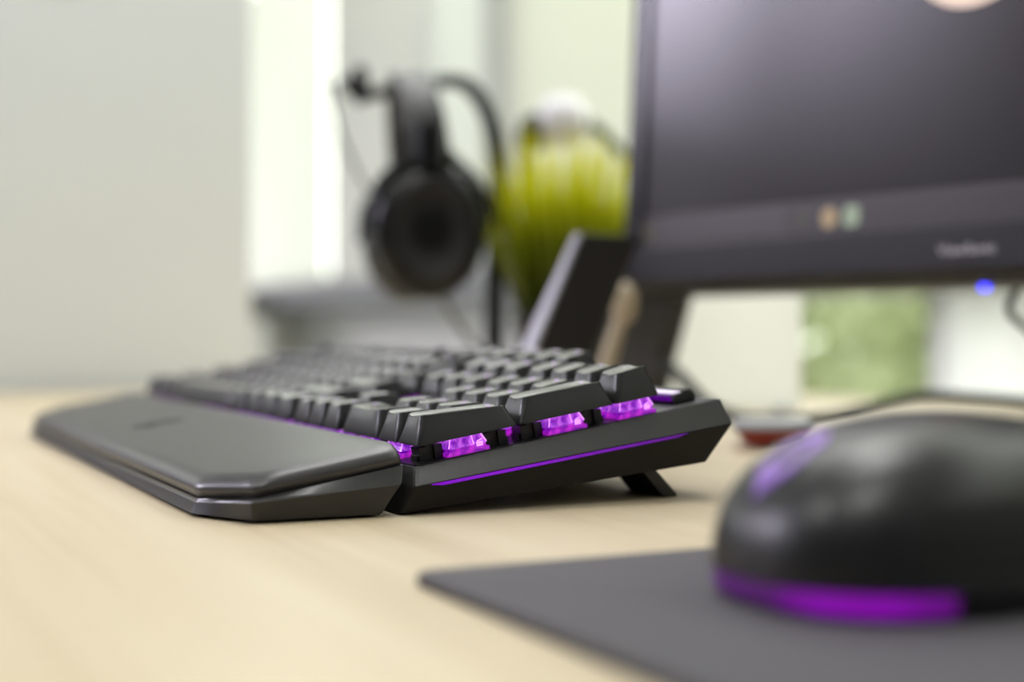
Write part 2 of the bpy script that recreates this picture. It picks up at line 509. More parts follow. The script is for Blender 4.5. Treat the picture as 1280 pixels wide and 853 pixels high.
bevel(finish(bm, 'bottom_shell', M['case_low'], kb, smooth=False), .3, 2, 40)
bm = bmesh.new()
loft(bm, [case_loop(0.0, (-5.4, 120.0), (-11.6, -14.8), 1.5), case_loop(6.4, (-1.8, 120.6), (-6.3, -6.2), 1.5)])
bevel(finish(bm, 'top_shell', M['case'], kb, smooth=False), .3, 2, 40)
# recessed switch bed: a slightly raised dark plate between the case edges
bm = bmesh.new()
loft(bm, [[(x, y, z) for x, y in rrect(XL + .5, -.5, -1.2, 119.0, 1.0, 3)] for z in (-6.5, -6.0)])
finish(bm, 'top_plate', M['black'], kb, smooth=False)
# front join strip against the wrist rest
bm = bmesh.new()
for side in (1, -1):
    cx = XL / 2
    xs = (6.0, 7.0)
# light strips on both sides, sitting under the widest edge of the case
for side in (0, 1):
    bm2 = bmesh.new()
    def sx(v): return v if side == 0 else XL - v
    lp = []
    for i in range(25):
        y = .6 + 99.5 * i / 24
        zt = -11.6 - 3.2 * (y + 5.4) / 125.4
        e = 0.35 if i in (0, 24) else 1.0
        lp.append([(sx(5.6), y, zt - .1), (sx(6.75), y, zt - .25), (sx(6.8), y, zt - .7 * e), (sx(6.3), y, zt - 1.25 * e), (sx(5.2), y, zt - 1.4 * e)])
    loft(bm2, lp)
    finish(bm2, 'light_strip', M['purple_led'], kb, 60)
bm.free()
# feet
for side in (0, 1):
    bm = bmesh.new()
    xs = (-6, -29.5) if side == 0 else (XL + 6, XL + 29.5)
    def W2L(y, z):                         # desk-space (y,z) -> keyboard-space
        z -= KH
        return (y * math.cos(TILT) + z * math.sin(TILT), -y * math.sin(TILT) + z * math.cos(TILT))
    q = [W2L(*p) for p in ((98.6, .05), (104.4, .05), (104.6, .9), (90.2, 15.5), (84.4, 15.5))]
    loft(bm, [[(x, y, z) for y, z in q] for x in xs])
    bevel(finish(bm, 'foot', M['black'], kb, smooth=False), .4)

# keycaps
ROWS = [(9.7, 8.6), (8.6, 7.5), (8.5, 8.2), (8.7, 9.0), (10.3, 11.3), (10.6, 11.6)]
ROWY = [0, 1, 2, 3, 4, 5.25]
G = .475
_caps = {}
def cap_top(w, d, zf, zb, convex=False):
    ti, fi, bi = 2.6, 3.9, 2.0
    hw = w / 2 - ti
    def z(x, y):
        t = (y - (G + fi)) / (d - 2 * G - fi - bi)
        base = zf + (zb - zf) * max(0, min(1, t))
        u = min(1, abs(x) / hw)
        return base - (.95 * (1 - u * u) if not convex else -.5 * (1 - (2 * t - 1) ** 2) + .25)
    return z, ti, fi, bi
def cap_mesh(wu, du, zf, zb, convex=False):
    key = (wu, du, zf, zb, convex)
    if key in _caps: return _caps[key]
    w, d = wu * U - 2 * G, du * U
    zt, ti, fi, bi = cap_top(w, d, zf, zb, convex)
    N = 7
    def loop(ix, i0, i1, r, z):
        pts = rrect(-w / 2 + ix, w / 2 - ix, G + i0, d - G - i1, r, N)
        # subdivide the four straight runs so that the dish bends them
        out = []
        for i, p in enumerate(pts):
            out.append(p)
            if i % N == N - 1:
                q = pts[(i + 1) % len(pts)]
                for k in range(1, 6): out.append((p[0] + (q[0] - p[0]) * k / 6, p[1] + (q[1] - p[1]) * k / 6))
        return [(x, y, z(x, y) if callable(z) else z) for x, y in out]
    bm = bmesh.new()
    mid = lambda f, dz: (lambda x, y: f * zt(x, y) + dz)
    loops = [loop(1.2, 1.2, 1.2, 1, 1.5), loop(.9, .9, .9, 1.0, 0.0), loop(0, 0, 0, 1.3, 0.0), loop(.02, .05, .03, 1.3, .6),
             loop(ti * .48, fi * .52, bi * .5, 1.9, lambda x, y: .5 * (zf if y < d / 2 else zb)),
             loop(ti * .93, fi * .96, bi * .95, 2.4, lambda x, y: zt(x, y) - .28),
             loop(ti + .12, fi + .18, bi + .15, 2.3, zt),
             loop(ti + 1.2, fi + 1.4, bi + 1.4, 1.6, zt), loop(ti + 2.8, fi + 3.2, bi + 3.2, .9, zt)]
    if min(wu, du) >= 1: loops.append(loop(w / 2 * .78, d / 2 * .80, d / 2 * .80, .3, zt))
    loft(bm, loops)
    bmesh.ops.recalc_face_normals(bm, faces=bm.faces)
    me = bpy.data.meshes.new('keycap'); bm.to_mesh(me); bm.free()
    me.transform(Matrix.Scale(S, 4))
    me.polygons.foreach_set('use_smooth', [True] * len(me.polygons)); me.set_sharp_from_angle(angle=R(28))
    n = len(loops[0])
    at = me.attributes.get('sharp_edge') or me.attributes.new('sharp_edge', 'BOOLEAN', 'EDGE')
    for ed in me.edges:
        a, b = ed.vertices
        if 6 * n <= a < 7 * n and 6 * n <= b < 7 * n: at.data[ed.index].value = True
    me.materials.append(M['key']); me.materials.append(M['key_top'])
    for p in me.polygons:
        if min(p.vertices) >= 6 * n: p.material_index = 1
    _caps[key] = me
    return me

_leg = {}
def legend(txt, cap, wu, du, zf, zb, convex):
    if not txt: return
    size = 3.6 if len(txt) == 1 else 2.3
    me = text_mesh(txt, size)
    w, d = wu * U - 2 * G, du * U
    zt, ti, fi, bi = cap_top(w, d, zf, zb, convex)
    xs = [v.co.x for v in me.vertices]; 
    if not xs: return
    x0 = min(xs)
    ox, oy = -w / 2 + ti + 1.6, d - G - bi - 1.3 - size * .72
    for v in me.vertices:
        x, y = (v.co.x - x0) / S + ox, v.co.y / S + oy
        v.co = Vector((x, y, zt(x, y) + .05)) * S
    me.materials.append(M['legend'])
    link('legend', me, None, cap)

def key(row, x_u, wu, txt, name='keycap', du=1, zz=None, convex=False):
    zf, zb = zz or ROWS[row]
    me = cap_mesh(wu, du, zf, zb, convex)
    o = link(name, me, None, kb)
    o.location = Vector(((x_u + wu / 2 - 22.5) * U, ROWY[row] * U, 0)) * S
    legend(txt, o, wu, du, zf, zb, convex)
    return o

KEYS = []                                   # (row, x, width, depth)
def row(r, x, items, name):
    for it in items:
        t, w = it if isinstance(it, tuple) else (it, 1)
        if t is not None:
            key(r, x, w, t, name); KEYS.append((r, x, w, 1))
        x += w
row(0, 0, [('Ctrl', 1.25), ('', 1.25), ('Alt', 1.25)], 'modifier_key')
key(0, 3.75, 6.25, '', 'spacebar', zz=(8.9, 8.3), convex=True); KEYS.append((0, 3.75, 6.25, 1))
row(0, 10, [('Alt', 1.25), ('', 1.25), ('Fn', 1.25), ('Ctrl', 1.25)], 'modifier_key')
row(1, 0, [('Shift', 2.25)], 'modifier_key'); row(1, 2.25, list('ZXCVBNM,./'), 'letter_key'); row(1, 12.25, [('Shift', 2.75)], 'modifier_key')
row(2, 0, [('Caps', 1.75)], 'modifier_key'); row(2, 1.75, list("ASDFGHJKL;'"), 'letter_key'); row(2, 12.75, [('Enter', 2.25)], 'modifier_key')
row(3, 0, [('Tab', 1.5)], 'modifier_key'); row(3, 1.5, list('QWERTYUIOP[]'), 'letter_key'); row(3, 13.5, [('\\', 1.5)], 'letter_key')
row(4, 0, list('`1234567890-='), 'number_key'); row(4, 13, [('Back', 2)], 'modifier_key')
row(5, 0, ['Esc'], 'function_key'); row(5, 2, ['F1', 'F2', 'F3', 'F4'], 'function_key')
row(5, 6.5, ['F5', 'F6', 'F7', 'F8'], 'function_key'); row(5, 11, ['F9', 'F10', 'F11', 'F12'], 'function_key')
row(5, 15.25, ['Print', 'Scroll', 'Pause'], 'navigation_key')
row(4, 15.25, ['Ins', 'Home', 'PgUp'], 'navigation_key'); row(3, 15.25, ['Del', 'End', 'PgDn'], 'navigation_key')
row(1, 16.25, ['^'], 'arrow_key'); row(0, 15.25, ['<', 'v', '>'], 'arrow_key')
row(4, 18.5, ['Num', '/', '*', '-'], 'numpad_key'); row(3, 18.5, list('789'), 'numpad_key'); row(2, 18.5, list('456'), 'numpad_key')
row(1, 18.5, list('123'), 'numpad_key'); row(0, 18.5, [('0', 2), '.'], 'numpad_key')
key(2, 21.5, 1, '+', 'numpad_key', 2, (8.8, 8.8)); KEYS.append((2, 21.5, 1, 2))
key(0, 21.5, 1, 'Enter', 'numpad_key', 2, (9.7, 7.4)); KEYS.append((0, 21.5, 1, 2))

# switches
def sw_lower(bm, cx, cy):
    loft(bm, [[(cx + x, cy + y, z) for x, y in rrect(-h, h, -h, h, .8, 3)] for h, z in ((7.9, -6.0), (7.9, -4.9), (7.0, -4.6), (6.9, -3.6))])
def sw_upper(bm, cx, cy):
    loft(bm, [[(cx + x, cy + y, z) for x, y in rrect(-hx, hx, -hy, hy, .7, 3)] for hx, hy, z in ((7.2, 7.2, -3.7), (6.9, 6.9, -3.2), (5.6, 5.1, .9), (5.2, 4.7, 1.2))])
def sw_ribs(bm, cx, cy):
    for s in (-1, 1):
        tube(bm, [(cx + s * 7.0, cy + 7.0, -3.3), (cx + s * 5.7, cy + 5.15, .9)], .28, 6)
        tube(bm, [(cx + s * 7.0, cy - 7.0, -3.3), (cx + s * 5.7, cy - 5.15, .9)], .22, 6)
        tube(bm, [(cx + s * 7.1, cy + 2.2, -3.4), (cx + s * 6.1, cy + 2.0, .2)], .22, 6)
        tube(bm, [(cx + s * 7.1, cy + 3.6, -2.6), (cx + s * 6.7, cy + 5.6, -2.2)], .25, 6)
        box(bm, cx + s * 6.95 - .2, cx + s * 6.95 + .2, cy + 3.2, cy + 5.6, -4.4, -2.9)
proto = None
rest = bmesh.new()
for (r, x, w, d) in KEYS:
    cx, cy = (x + w / 2 - 22.5) * U, (ROWY[r] + d / 2) * U
    near = x >= 20.5 or (r == 0 and x >= 10)
    if near:
        if proto is None:
            bm = bmesh.new(); sw_lower(bm, 0, 0); proto = finish(bm, 'key_switch', M['switch_low'], kb)
            bm = bmesh.new(); sw_upper(bm, 0, 0); finish(bm, 'upper_housing', M['switch_up'], proto)
            bm = bmesh.new(); sw_ribs(bm, 0, 0); finish(bm, 'rib', M['switch_rib'], proto)
            bm = bmesh.new(); box(bm, -3.4, 3.4, -2.6, 2.6, 1.0, 3.0); finish(bm, 'stem', M['black'], proto, smooth=False)
            o = proto
        else:
            o = copy_part(proto, kb)
        o.location = Vector((cx, cy, 0)) * S
    else:
        sw_lower(rest, cx, cy); sw_upper(rest, cx, cy)
    if max(w, d) >= 2:                      # wire stabilisers of the wide keys
        for s in ((-1, 1)):
            dx, dy = (0, s * 12) if d > 1 else (s * (12 if w < 3 else 50), 0)
            bm = bmesh.new()
            box(bm, cx + dx - 3.5, cx + dx + 3.5, cy + dy - 4.2, cy + dy - 1.2, -6.0, -1.4)
            box(bm, cx + dx - 3.5, cx + dx + 3.5, cy + dy + 1.2, cy + dy + 4.2, -6.0, -1.4)
            box(bm, cx + dx - 2.5, cx + dx + 2.5, cy + dy - 5.2, cy + dy + 5.2, -6.0, -4.0)
            box(bm, cx + dx - 2.2, cx + dx + 2.2, cy + dy - 1.6, cy + dy + 1.6, -6.0, 1.6)
            finish(bm, 'stabilizer', M['black'], kb, smooth=False)
o = finish(rest, 'key_switch', M['switch_low'], kb); o['kind'] = 'stuff'

# low media keys behind the numpad
for k in range(3):
    x1 = -9.0 - k * 19.8; x0 = x1 - 19.0
    bm = bmesh.new()
    prof = [(105.6, -6.0), (115.2, -6.0), (114.8, -3.2), (113.4, -1.6), (110.2, -1.5), (109.6, -2.2), (107.2, -2.4), (105.6, -4.6)]
    loft(bm, [[(x, y, z) for y, z in prof] for x in (x0, x1)])
    o = bevel(finish(bm, 'media_key', M['black'], kb, smooth=False), .4)
    bm = bmesh.new(); box(bm, x0 + 1, x1 - 1.0, 105.9, 109.3, -2.45, -1.75); finish(bm, 'light_bar', M['media_light'], o, smooth=False)
    bm = bmesh.new(); box(bm, x0 + 1, x1 - 1.4, 105.1, 105.7, -4.9, -3.0); finish(bm, 'glow_edge', M['purple_led'], o, smooth=False)

# ------------------------------------------------------------------ wrist rest (detachable, lies on the desk in front of the keyboard)
wr = tag(empty('wrist_rest', (XL / 2, -36, 0)), 'black padded leatherette wrist rest in front of the keyboard', 'wrist rest')
def wr_poly(ins, back, nseg=10, rc=2.0):
    """chamfered outline, inset by ins, with rounded corners; back edge at y=back (local coords about XL/2)"""
    hw = -XL / 2 + 5.8
    P = [(hw - 1.0, back), (-hw + 1.0, back), (-hw + 1.8, -56.5), (-hw + 29.5, -68.6), (hw - 29.5, -68.6), (hw - 1.8, -56.5)]
    P = [Vector((x, y)) for x, y in P]
    n = len(P)
    # inward offset of a convex polygon (counter-clockwise)
    lines = []
    for i in range(n):
        a, b = P[i], P[(i + 1) % n]
        d = (b - a).normalized(); nn = Vector((-d.y, d.x))
        k = ins if i != 0 else 0.0
        lines.append((a + nn * k, d))
    V = []
    for i in range(n):
        (p, d), (q, e) = lines[i - 1], lines[i]
        den = d.x * e.y - d.y * e.x
        t = ((q - p).x * e.y - (q - p).y * e.x) / den
        V.append(p + d * t)
    out = []
    for i in range(n):
        a, b, c = V[i - 1], V[i], V[(i + 1) % n]
        d0, d1 = (a - b).normalized(), (c - b).normalized()
        s, e = b + d0 * rc, b + d1 * rc
        for k in range(6):
            t = k / 5
            out.append(s * (1 - t) ** 2 + b * 2 * t * (1 - t) + e * t * t)
        e2 = c + (b - c).normalized() * rc
        for k in range(1, nseg):
            out.append(e + (e2 - e) * k / nseg)
    return out
def lp(ins, back, zf, rc=2.0, front=0.0):
    """one outline ring; front > 0 pushes its front edge outwards"""
    out = []
    for p in wr_poly(ins, back, rc=rc):
        k = max(0, min(1, (-56 - p.y) / 8))
        out.append((p.x, p.y - front * k + 36, zf(p.y)))
    return out
ramp = lambda y0, z0, y1, z1: (lambda y: z0 + (z1 - z0) * max(0, min(1, (y - y0) / (y1 - y0))))
bm = bmesh.new()
zw = lambda y: 4.6 + (2.2 * min(1, max(0, (y + 68.6) / 12))) + 3.8 * max(0, (y + 56.6) / 51)
ztp = lambda y: 5.3 + (2.0 * min(1, max(0, (y + 68.6) / 12))) + 9.2 * max(0, (y + 56.6) / 52)
loft(bm, [lp(2.4, -13.6, lambda y: .7, .8, 0.5), lp(1.6, -13.4, lambda y: 1.2, .8, 1.6), lp(0.2, -7.6, lambda y: zw(y) - .4, .8, -1.0), lp(0.0, -7.4, lambda y: zw(y) + .0, .8, -1.3), lp(0.5, -6.8, lambda y: min(zw(y) + .6, ztp(y) - .02), .8, -1.3),
          lp(3.4, -5.2, ztp, .8, 1.6), lp(6.0, -5.2, ztp, .8, 1.6)])
finish(bm, 'base', M['rest_base'], wr, 18)
bm = bmesh.new()
zc = lambda y: 12.8 + (23.0 - 12.8) * max(0, (y + 66) / 59)
def blend(f):
    return lambda y: ztp(y) + (zc(y) - ztp(y)) * f
loops = [lp(5.2, -5.6, lambda y: ztp(y) - .6, 1.5, 2.2), lp(4.8, -5.6, lambda y: ztp(y) + .1, 1.5, 2.2)]
for a in range(1, 13):
    t = a / 12
    u = max(0, (t - .2) / .8)
    f = .32 * min(1, t / .2) + .68 * math.sin(u * math.pi / 2)
    ins = 3.7 + 6.5 * (1 - max(0, math.cos(u * math.pi / 2))) + 1.0 * max(0, 1 - t / .25) ** 1.5
    loops.append(lp(ins, -5.2 - 1.2 * t, blend(f), 1.5 + 7 * t, 2.2))
loops += [lp(17, -10, lambda y: zc(y) + .25, 6), lp(28, -16, lambda y: zc(y) + .35, 3)]
loft(bm, loops)
finish(bm, 'cushion', M['leather'], wr, 60)
# pressed hexagonal emblem in the middle of the cushion
def zcl(y): return zc(y) + .42
bm = bmesh.new()
def hexring(bm, cx, cy, r0, r1, arcs):
    for a in arcs:
        p = []
        for rr, k in ((r0, a), (r1, a), (r1, a + 1), (r0, a + 1)):
            ang = R(30 + 60 * k)
            p.append((cx + rr * math.cos(ang), cy + rr * math.sin(ang)))
        loft(bm, [[(x, y + 36, zcl(y) + dz) for x, y in p] for dz in (-.2, .08)])
hexring(bm, 0, -38, 9.0, 12.5, (0, 1, 2, 3, 4, 5))
hexring(bm, 0, -38, 3.0, 6.5, (1, 2, 3, 4))
finish(bm, 'emblem', M['emblem'], wr, smooth=False)
for x in (-160, -60, 60, 160):
    bm = bmesh.new(); loft(bm, [[(x + a, b - 22, z) for a, b in rrect(-22, 22, -5, 5, 4, 4)] for z in (0.02, 1.2)]); finish(bm, 'rubber_foot', M['rubber'], wr)

# ------------------------------------------------------------------ mouse pad
bm = bmesh.new()
loops = []
for ins, z in ((.4, 0.0), (0, .5), (0, 2.3), (.5, 2.8), (1.4, 3.0), (60, 3.0)):
    loops.append([(x - 267, y - 80, z) for x, y in rrect(117 + ins, 437 - ins, -50 + ins, 210 - ins, 6, 8)])
loft(bm, loops)
o = finish(bm, 'mouse_pad', M['pad'], None, 40); o.location = (.267, .080, .0)
tag(o, 'dark grey cloth mouse pad under the black mouse', 'mouse pad')

# ------------------------------------------------------------------ mouse (rear end towards the camera side)
MX, MY = 190.0, 56.0
ms = tag(empty('mouse', (MX, MY, 3.0)), 'black rounded computer mouse with purple light band around its rear', 'mouse')
A_, B_ = 35.5, 60.5
def foot_xy(ang, rho):
    c, s = math.cos(ang), math.sin(ang)
    n = 2.8
    k = (abs(c) ** n + abs(s) ** n) ** (-1 / n)
    waist = 1 - .07 * math.exp(-((s * k * B_ * rho + 2) / 26) ** 2) * 1
    return c * k * A_ * rho * waist, s * k * B_ * rho
def mouse_h(y):
    if y < -5: return 39.5 - .0012 * (y + 5) ** 2
    return 39.5 - 27.0 * ((y + 5) / 65) ** 2.0
def mouse_z(x, y, rho):
    return 6.2 + (mouse_h(y) - 6.2) * max(0, 1 - rho ** 3.2) ** .42
NA = 72
RH = [1, .995, .98, .955, .92, .87, .8, .72, .62, .5, .36, .2, .06]
def ring(rho, dz=0):
    out = []
    for i in range(NA):
        x, y = foot_xy(2 * math.pi * i / NA, rho)
        out.append((x, y, mouse_z(x, y, rho) + dz))
    return out
def base_ring(ins, z):
    return [(x, y, z) for x, y in (foot_xy(2 * math.pi * i / NA, 1 - ins / 45) for i in range(NA))]
bm = bmesh.new()
loft(bm, [base_ring(4, .4), base_ring(2.2, 1.2), base_ring(1.2, 2.0), base_ring(1.2, 5.6), base_ring(.0, 6.2)] + [ring(r) for r in RH])
finish(bm, 'shell', M['mouse'], ms, 50)
bm = bmesh.new()
rows = []
for i in range(41):
    a = R(212 + (329 - 212) * i / 40)
    r0 = []
    for ins, z in ((2.4, 1.3), (.5, 1.6), (.15, 3.6), (.35, 5.4), (1.6, 5.9)):
        x, y = foot_xy(a, 1 - ins / 45); r0.append((x, y, z))
    rows.append(r0)
loft(bm, rows)
finish(bm, 'light_strip', M['mouse_strip'], ms, 50)
def patch(name, m, a0, a1, r0, r1, dz, n=14, k=7):
    bm = bmesh.new()
    g0, g1 = [], []
    for i in range(n + 1):
        a = R(a0 + (a1 - a0) * i / n)
        for h, dzz in ((g0, dz), (g1, -.4)):
            h.append([bm.verts.new((*foot_xy(a, r0 + (r1 - r0) * j / k), mouse_z(*foot_xy(a, r0 + (r1 - r0) * j / k), r0 + (r1 - r0) * j / k) + dzz)) for j in range(k + 1)])
    for h, fl in ((g0, 0), (g1, 1)):
        for i in range(n):
            for j in range(k):
                q = [h[i][j], h[i + 1][j], h[i + 1][j + 1], h[i][j + 1]]
                bm.faces.new(q[::-1] if fl else q)
    for i in range(n):
        bm.faces.new((g0[i][0], g1[i][0], g1[i + 1][0], g0[i + 1][0])); bm.faces.new((g0[i][k], g0[i + 1][k], g1[i + 1][k], g1[i][k]))
    for j in range(k):
        bm.faces.new((g0[0][j], g0[0][j + 1], g1[0][j + 1], g1[0][j])); bm.faces.new((g0[n][j], g1[n][j], g1[n][j + 1], g0[n][j + 1]))
    return finish(bm, name, m, ms, 50)
patch('button', M['mouse'], 40, 84, .25, .985, .5)
patch('button', M['mouse'], 96, 140, .25, .985, .5)
patch('side_grip', M['mouse_grip'], -38, 30, .93, .998, .35)
patch('side_grip', M['mouse_grip'], 150, 218, .93, .998, .35)
bm = bmesh.new()
loft(bm, [[(x, 37 + 11 * math.cos(t) , 17.5 + 11 * math.sin(t)) for t in [2 * math.pi * i / 24 for i in range(24)]] for x in (-3.5, -3.2, 3.2, 3.5)])
finish(bm, 'scroll_wheel', M['rubber'], ms, 40)
# glowing six-sided emblem low on the hump
bm = bmesh.new()
def on_top(x, y, dz):
    n = 2.8
    rho = (abs(x / A_) ** n + abs(y / B_) ** n) ** (1 / n)
    return (x, y, mouse_z(x, y, rho) + dz)
for kk in range(6):
    g = []
    for t in [i / 6 for i in range(7)]:
        a0, a1 = R(30 + 60 * kk), R(90 + 60 * kk)
        rowp = []
        for rr in (5.0, 6.5, 8.0, 9.5):
            x = .6 * rr * (math.cos(a0) * (1 - t) + math.cos(a1) * t) - 3.5; y = -46.5 + rr * 1.05 * (math.sin(a0) * (1 - t) + math.sin(a1) * t)
            rowp.append(bm.verts.new(on_top(x, y, .5)))
        g.append(rowp)
    for i in range(6):
        for j in range(3): bm.faces.new((g[i][j], g[i][j + 1], g[i + 1][j + 1], g[i + 1][j]))
o = finish(bm, 'emblem', M['mouse_logo'], ms, 60)
md = o.modifiers.new('thick', 'SOLIDIFY'); md.thickness = .6 * S; md.offset = -1

# ------------------------------------------------------------------ monitor
ML = spot(776, 974)                                     # lower left corner of its front
mang = R(8.2)
mon = tag(empty('monitor', (ML.x, ML.y, 0), (0, 0, mang)), 'black flat computer monitor with a dark screen at the right of the desk', 'monitor')
MT = R(3.0)                                             # tilt back
MWd, MZ0, MZ1 = 545.0, 84.0, 440.0
def mt(x, y, z):                                        # tilt about the lower front edge
    dz = z - MZ0
    return (x, y * math.cos(MT) + dz * math.sin(MT), MZ0 + dz * math.cos(MT) - y * math.sin(MT))
def mbox(bm, x0, x1, y0, y1, z0, z1):
    loft(bm, [[mt(x, y, z) for x, y in ((x0, y0), (x1, y0), (x1, y1), (x0, y1))] for z in (z0, z1)])
SX0, SX1, SZ0, SZ1 = 15.0, MWd - 15, 116.0, 425.0
bm = bmesh.new()
# housing: chin with a sloped lower lip, thin side rims, back shell
lip = [(0, 92.5), (9.5, 85.2), (30, 84.0), (30, 108), (2.2, 117.0), (0, 115.6)]
loft(bm, [[mt(x, y, z) for y, z in lip] for x in (0, MWd)])
mbox(bm, 0, SX0 - 1, 0, 30, 112, MZ1); mbox(bm, SX1 + 1, MWd, 0, 30, 112, MZ1); mbox(bm, 0, MWd, 0, 30, SZ1, MZ1)
bevel(finish(bm, 'bezel', M['bezel'], mon, smooth=False), 1.2)
for xa, xb in ((SX0 - 6, SX0 + 1.2), (SX1 - 1.2, SX1 + 6)):
    bm = bmesh.new(); mbox(bm, xa, xb, -.5, 3, SZ0 + .5, SZ1 - .5); finish(bm, 'inner_rim', M['bezel_dark'], mon, smooth=False)
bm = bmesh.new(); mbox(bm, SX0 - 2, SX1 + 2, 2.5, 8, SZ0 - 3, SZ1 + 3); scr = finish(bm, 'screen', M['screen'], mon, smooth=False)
bm = bmesh.new()
loft(bm, [[mt(x, 30, z) for x, z in rrect(4, MWd - 4, 88, MZ1 - 4, 8, 4)], [mt(x, 46, z) for x, z in rrect(60, MWd - 60, 120, MZ1 - 40, 20, 4)]])
finish(bm, 'back_cover', M['bezel'], mon, 30)
def disp(name, col, st, x0, x1, z0, z1, r, y=2.35, parent=None):
    bm = bmesh.new()
    loft(bm, [[mt(x, yy, z) for x, z in rrect(x0, x1, z0, z1, r, 6)] for yy in (y, y - .12)])
    return finish(bm, name, mat('display_' + name, lin(0, 0, 0), .3, emit=col, estr=st), parent or scr, smooth=False)
disp('taskbar', lin(.016, .011, .013), 1, SX0 + 1, SX1 - 1, SZ0, SZ0 + 21, .5)
disp('search_box', lin(.030, .022, .027), 1, SX0 + 18, SX0 + 136, SZ0 + 1.5, SZ0 + 20, .5, 2.2)
disp('icon', lin(.050, .045, .02), 1, SX0 + 4, SX0 + 14, SZ0 + 5, SZ0 + 15, 2, 2.2)
disp('icon', lin(.028, .026, .012), 1, SX0 + 146, SX0 + 155, SZ0 + 6, SZ0 + 15, 2, 2.2)
disp('icon', lin(.36, .25, .13), 1, SX0 + 165, SX0 + 177, SZ0 + 4, SZ0 + 16, 5.5, 2.2)
disp('icon', lin(.26, .32, .22), 1, SX0 + 182, SX0 + 194, SZ0 + 4, SZ0 + 16, 3, 2.2)
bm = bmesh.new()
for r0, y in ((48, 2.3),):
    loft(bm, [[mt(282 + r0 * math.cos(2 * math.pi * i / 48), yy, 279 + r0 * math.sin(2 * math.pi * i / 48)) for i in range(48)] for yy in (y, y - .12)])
finish(bm, 'lit_disc', mat('display_disc', lin(0, 0, 0), .3, emit=lin(.85, .62, .48), estr=1), scr, smooth=False)  # plain emissive disc laid on the screen
me = text_mesh('ViewSonic', 7.8)
xs = [v.co.x for v in me.vertices]; wt = max(xs) - min(xs)
for v in me.vertices:
    v.co = Vector(mt(266.5 + (v.co.x - min(xs)) / wt * 36.5, -.12, 100.5 + v.co.y / S)) * S
me.materials.append(M['letter']); link('lettering', me, None, mon)
for x in (254, 273, 292, 314):
    bm = bmesh.new(); loft(bm, [[mt(x + a, 4.2 + dy - b * .8, 88.9 - b * -.61 + dz) for a, b in rrect(-2.2, 2.2, -2, 2, 1.8, 4)] for dy, dz in ((0, 0), (-.25, -.3))]); finish(bm, 'button', M['headset_grey'], mon)
bm = bmesh.new(); loft(bm, [[mt(288 + a, 12 + b, z) for a, b in rrect(-2.6, 2.6, -2.5, 2.5, 2, 4)] for z in (85.5, 82.2)]); finish(bm, 'power_light', M['blue_led'], mon)
# splayed stand legs under both ends and a cross bar behind the panel
for s in (0, 1):
    bm = bmesh.new()
    f = (lambda x: x) if s == 0 else (lambda x: MWd - x)
    P0, P1 = (24, 26, 112), (-29, 34, 0)
    q = []
    for (x, y, z), hw in ((P1, 26), ((-12, 31, 40), 25), (P0, 24), ((38, 27, 150), 22)):
        q.append([(f(x - hw), y - 8, z), (f(x + hw), y - 8, z), (f(x + hw), y + 8, z), (f(x - hw), y + 8, z)])
    loft(bm, q)
    bevel(finish(bm, 'stand_leg', M['bezel_dark'] if False else M['black'], mon, smooth=False), 2)
bm = bmesh.new(); box(bm, 50, MWd - 50, 46, 60, 140, 170); finish(bm, 'cross_bar', M['black'], mon, smooth=False)
# cable hanging from the monitor
c0 = spot(1237, 770); c1 = spot(1282, 740)
bm = bmesh.new()
pts = [c0 + Vector((0, 40, 110)), c0 + Vector((0, 20, 84)), spot(1262, 790, 71), spot(1292, 810, 58), spot(1340, 840, 30), spot(1420, 880, 5), spot(1500, 900, 2.4)]
tube(bm, spline(pts), 2.2, 8); o = finish(bm, 'monitor_cable', M['cable'])
tag(o, 'thin dark cable hanging from beneath the monitor beside the blue light', 'cable')
bm = bmesh.new()
pts = [spot(800, 1010, 40), spot(840, 960, 34), spot(885, 930, 12), spot(925, 915, 4.5), spot(970, 905, 3.4), spot(1010, 910, 3.6), spot(1060, 960, 4), spot(1110, 960, 11), spot(1150, 960, 16), spot(1210, 960, 15), spot(1280, 960, 12), spot(1400, 960, 3.4), spot(1480, 950, 3.3)]
tube(bm, spline(pts), 4.2, 8); o = finish(bm, 'desk_cable', M['cable'])
tag(o, 'long dark cable winding across the desk behind the mouse', 'cable')

# ------------------------------------------------------------------ white panel standing behind the monitor
p0, p1 = spot(660, 1075), spot(1003, 1050)
d = (p1 - p0); ang = math.atan2(d.y, d.x)
t = tag(empty('desk_divider', (p0.x, p0.y, 0), (0, 0, ang)), 'white upright divider panel standing on the desk behind the monitor', 'divider')
bm = bmesh.new(); box(bm, 100, d.length, 4, 8, 2, 105); bevel(finish(bm, 'panel', M['panel_white'], t, smooth=False), 1)
for x in (115, d.length - 15):
    bm = bmesh.new(); box(bm, x - 6, x + 6, -6, 30, 0, 3); finish(bm, 'foot', M['frame_grey'], t, smooth=False)

# ------------------------------------------------------------------ red and grey object behind the mouse
q = spot(966, 745)
t = tag(empty('flat_gadget', (q.x, q.y, 0), (0, 0, YAW + R(-8))), 'small red and pale grey flat gadget lying on the desk behind the mouse', 'gadget')
bm = bmesh.new(); loft(bm, [[(x, y, z) for x, y in rrect(-w_, w_, -30 + g_, 30 - g_, 8, 5)] for w_, g_, z in ((8, 10, 0), (15, 4, 3), (20, 0, 9.5))])
finish(bm, 'body', M['red'], t, 40)
bm = bmesh.new(); loft(bm, [[(x, y, z) for x, y in rrect(-w_, w_, -30 + g_, 30 - g_, 8, 5)] for w_, g_, z in ((20, 0, 9.5), (20.5, -.4, 11), (19, 1, 13.5))])
finish(bm, 'lid', M['pale'], t, 40)

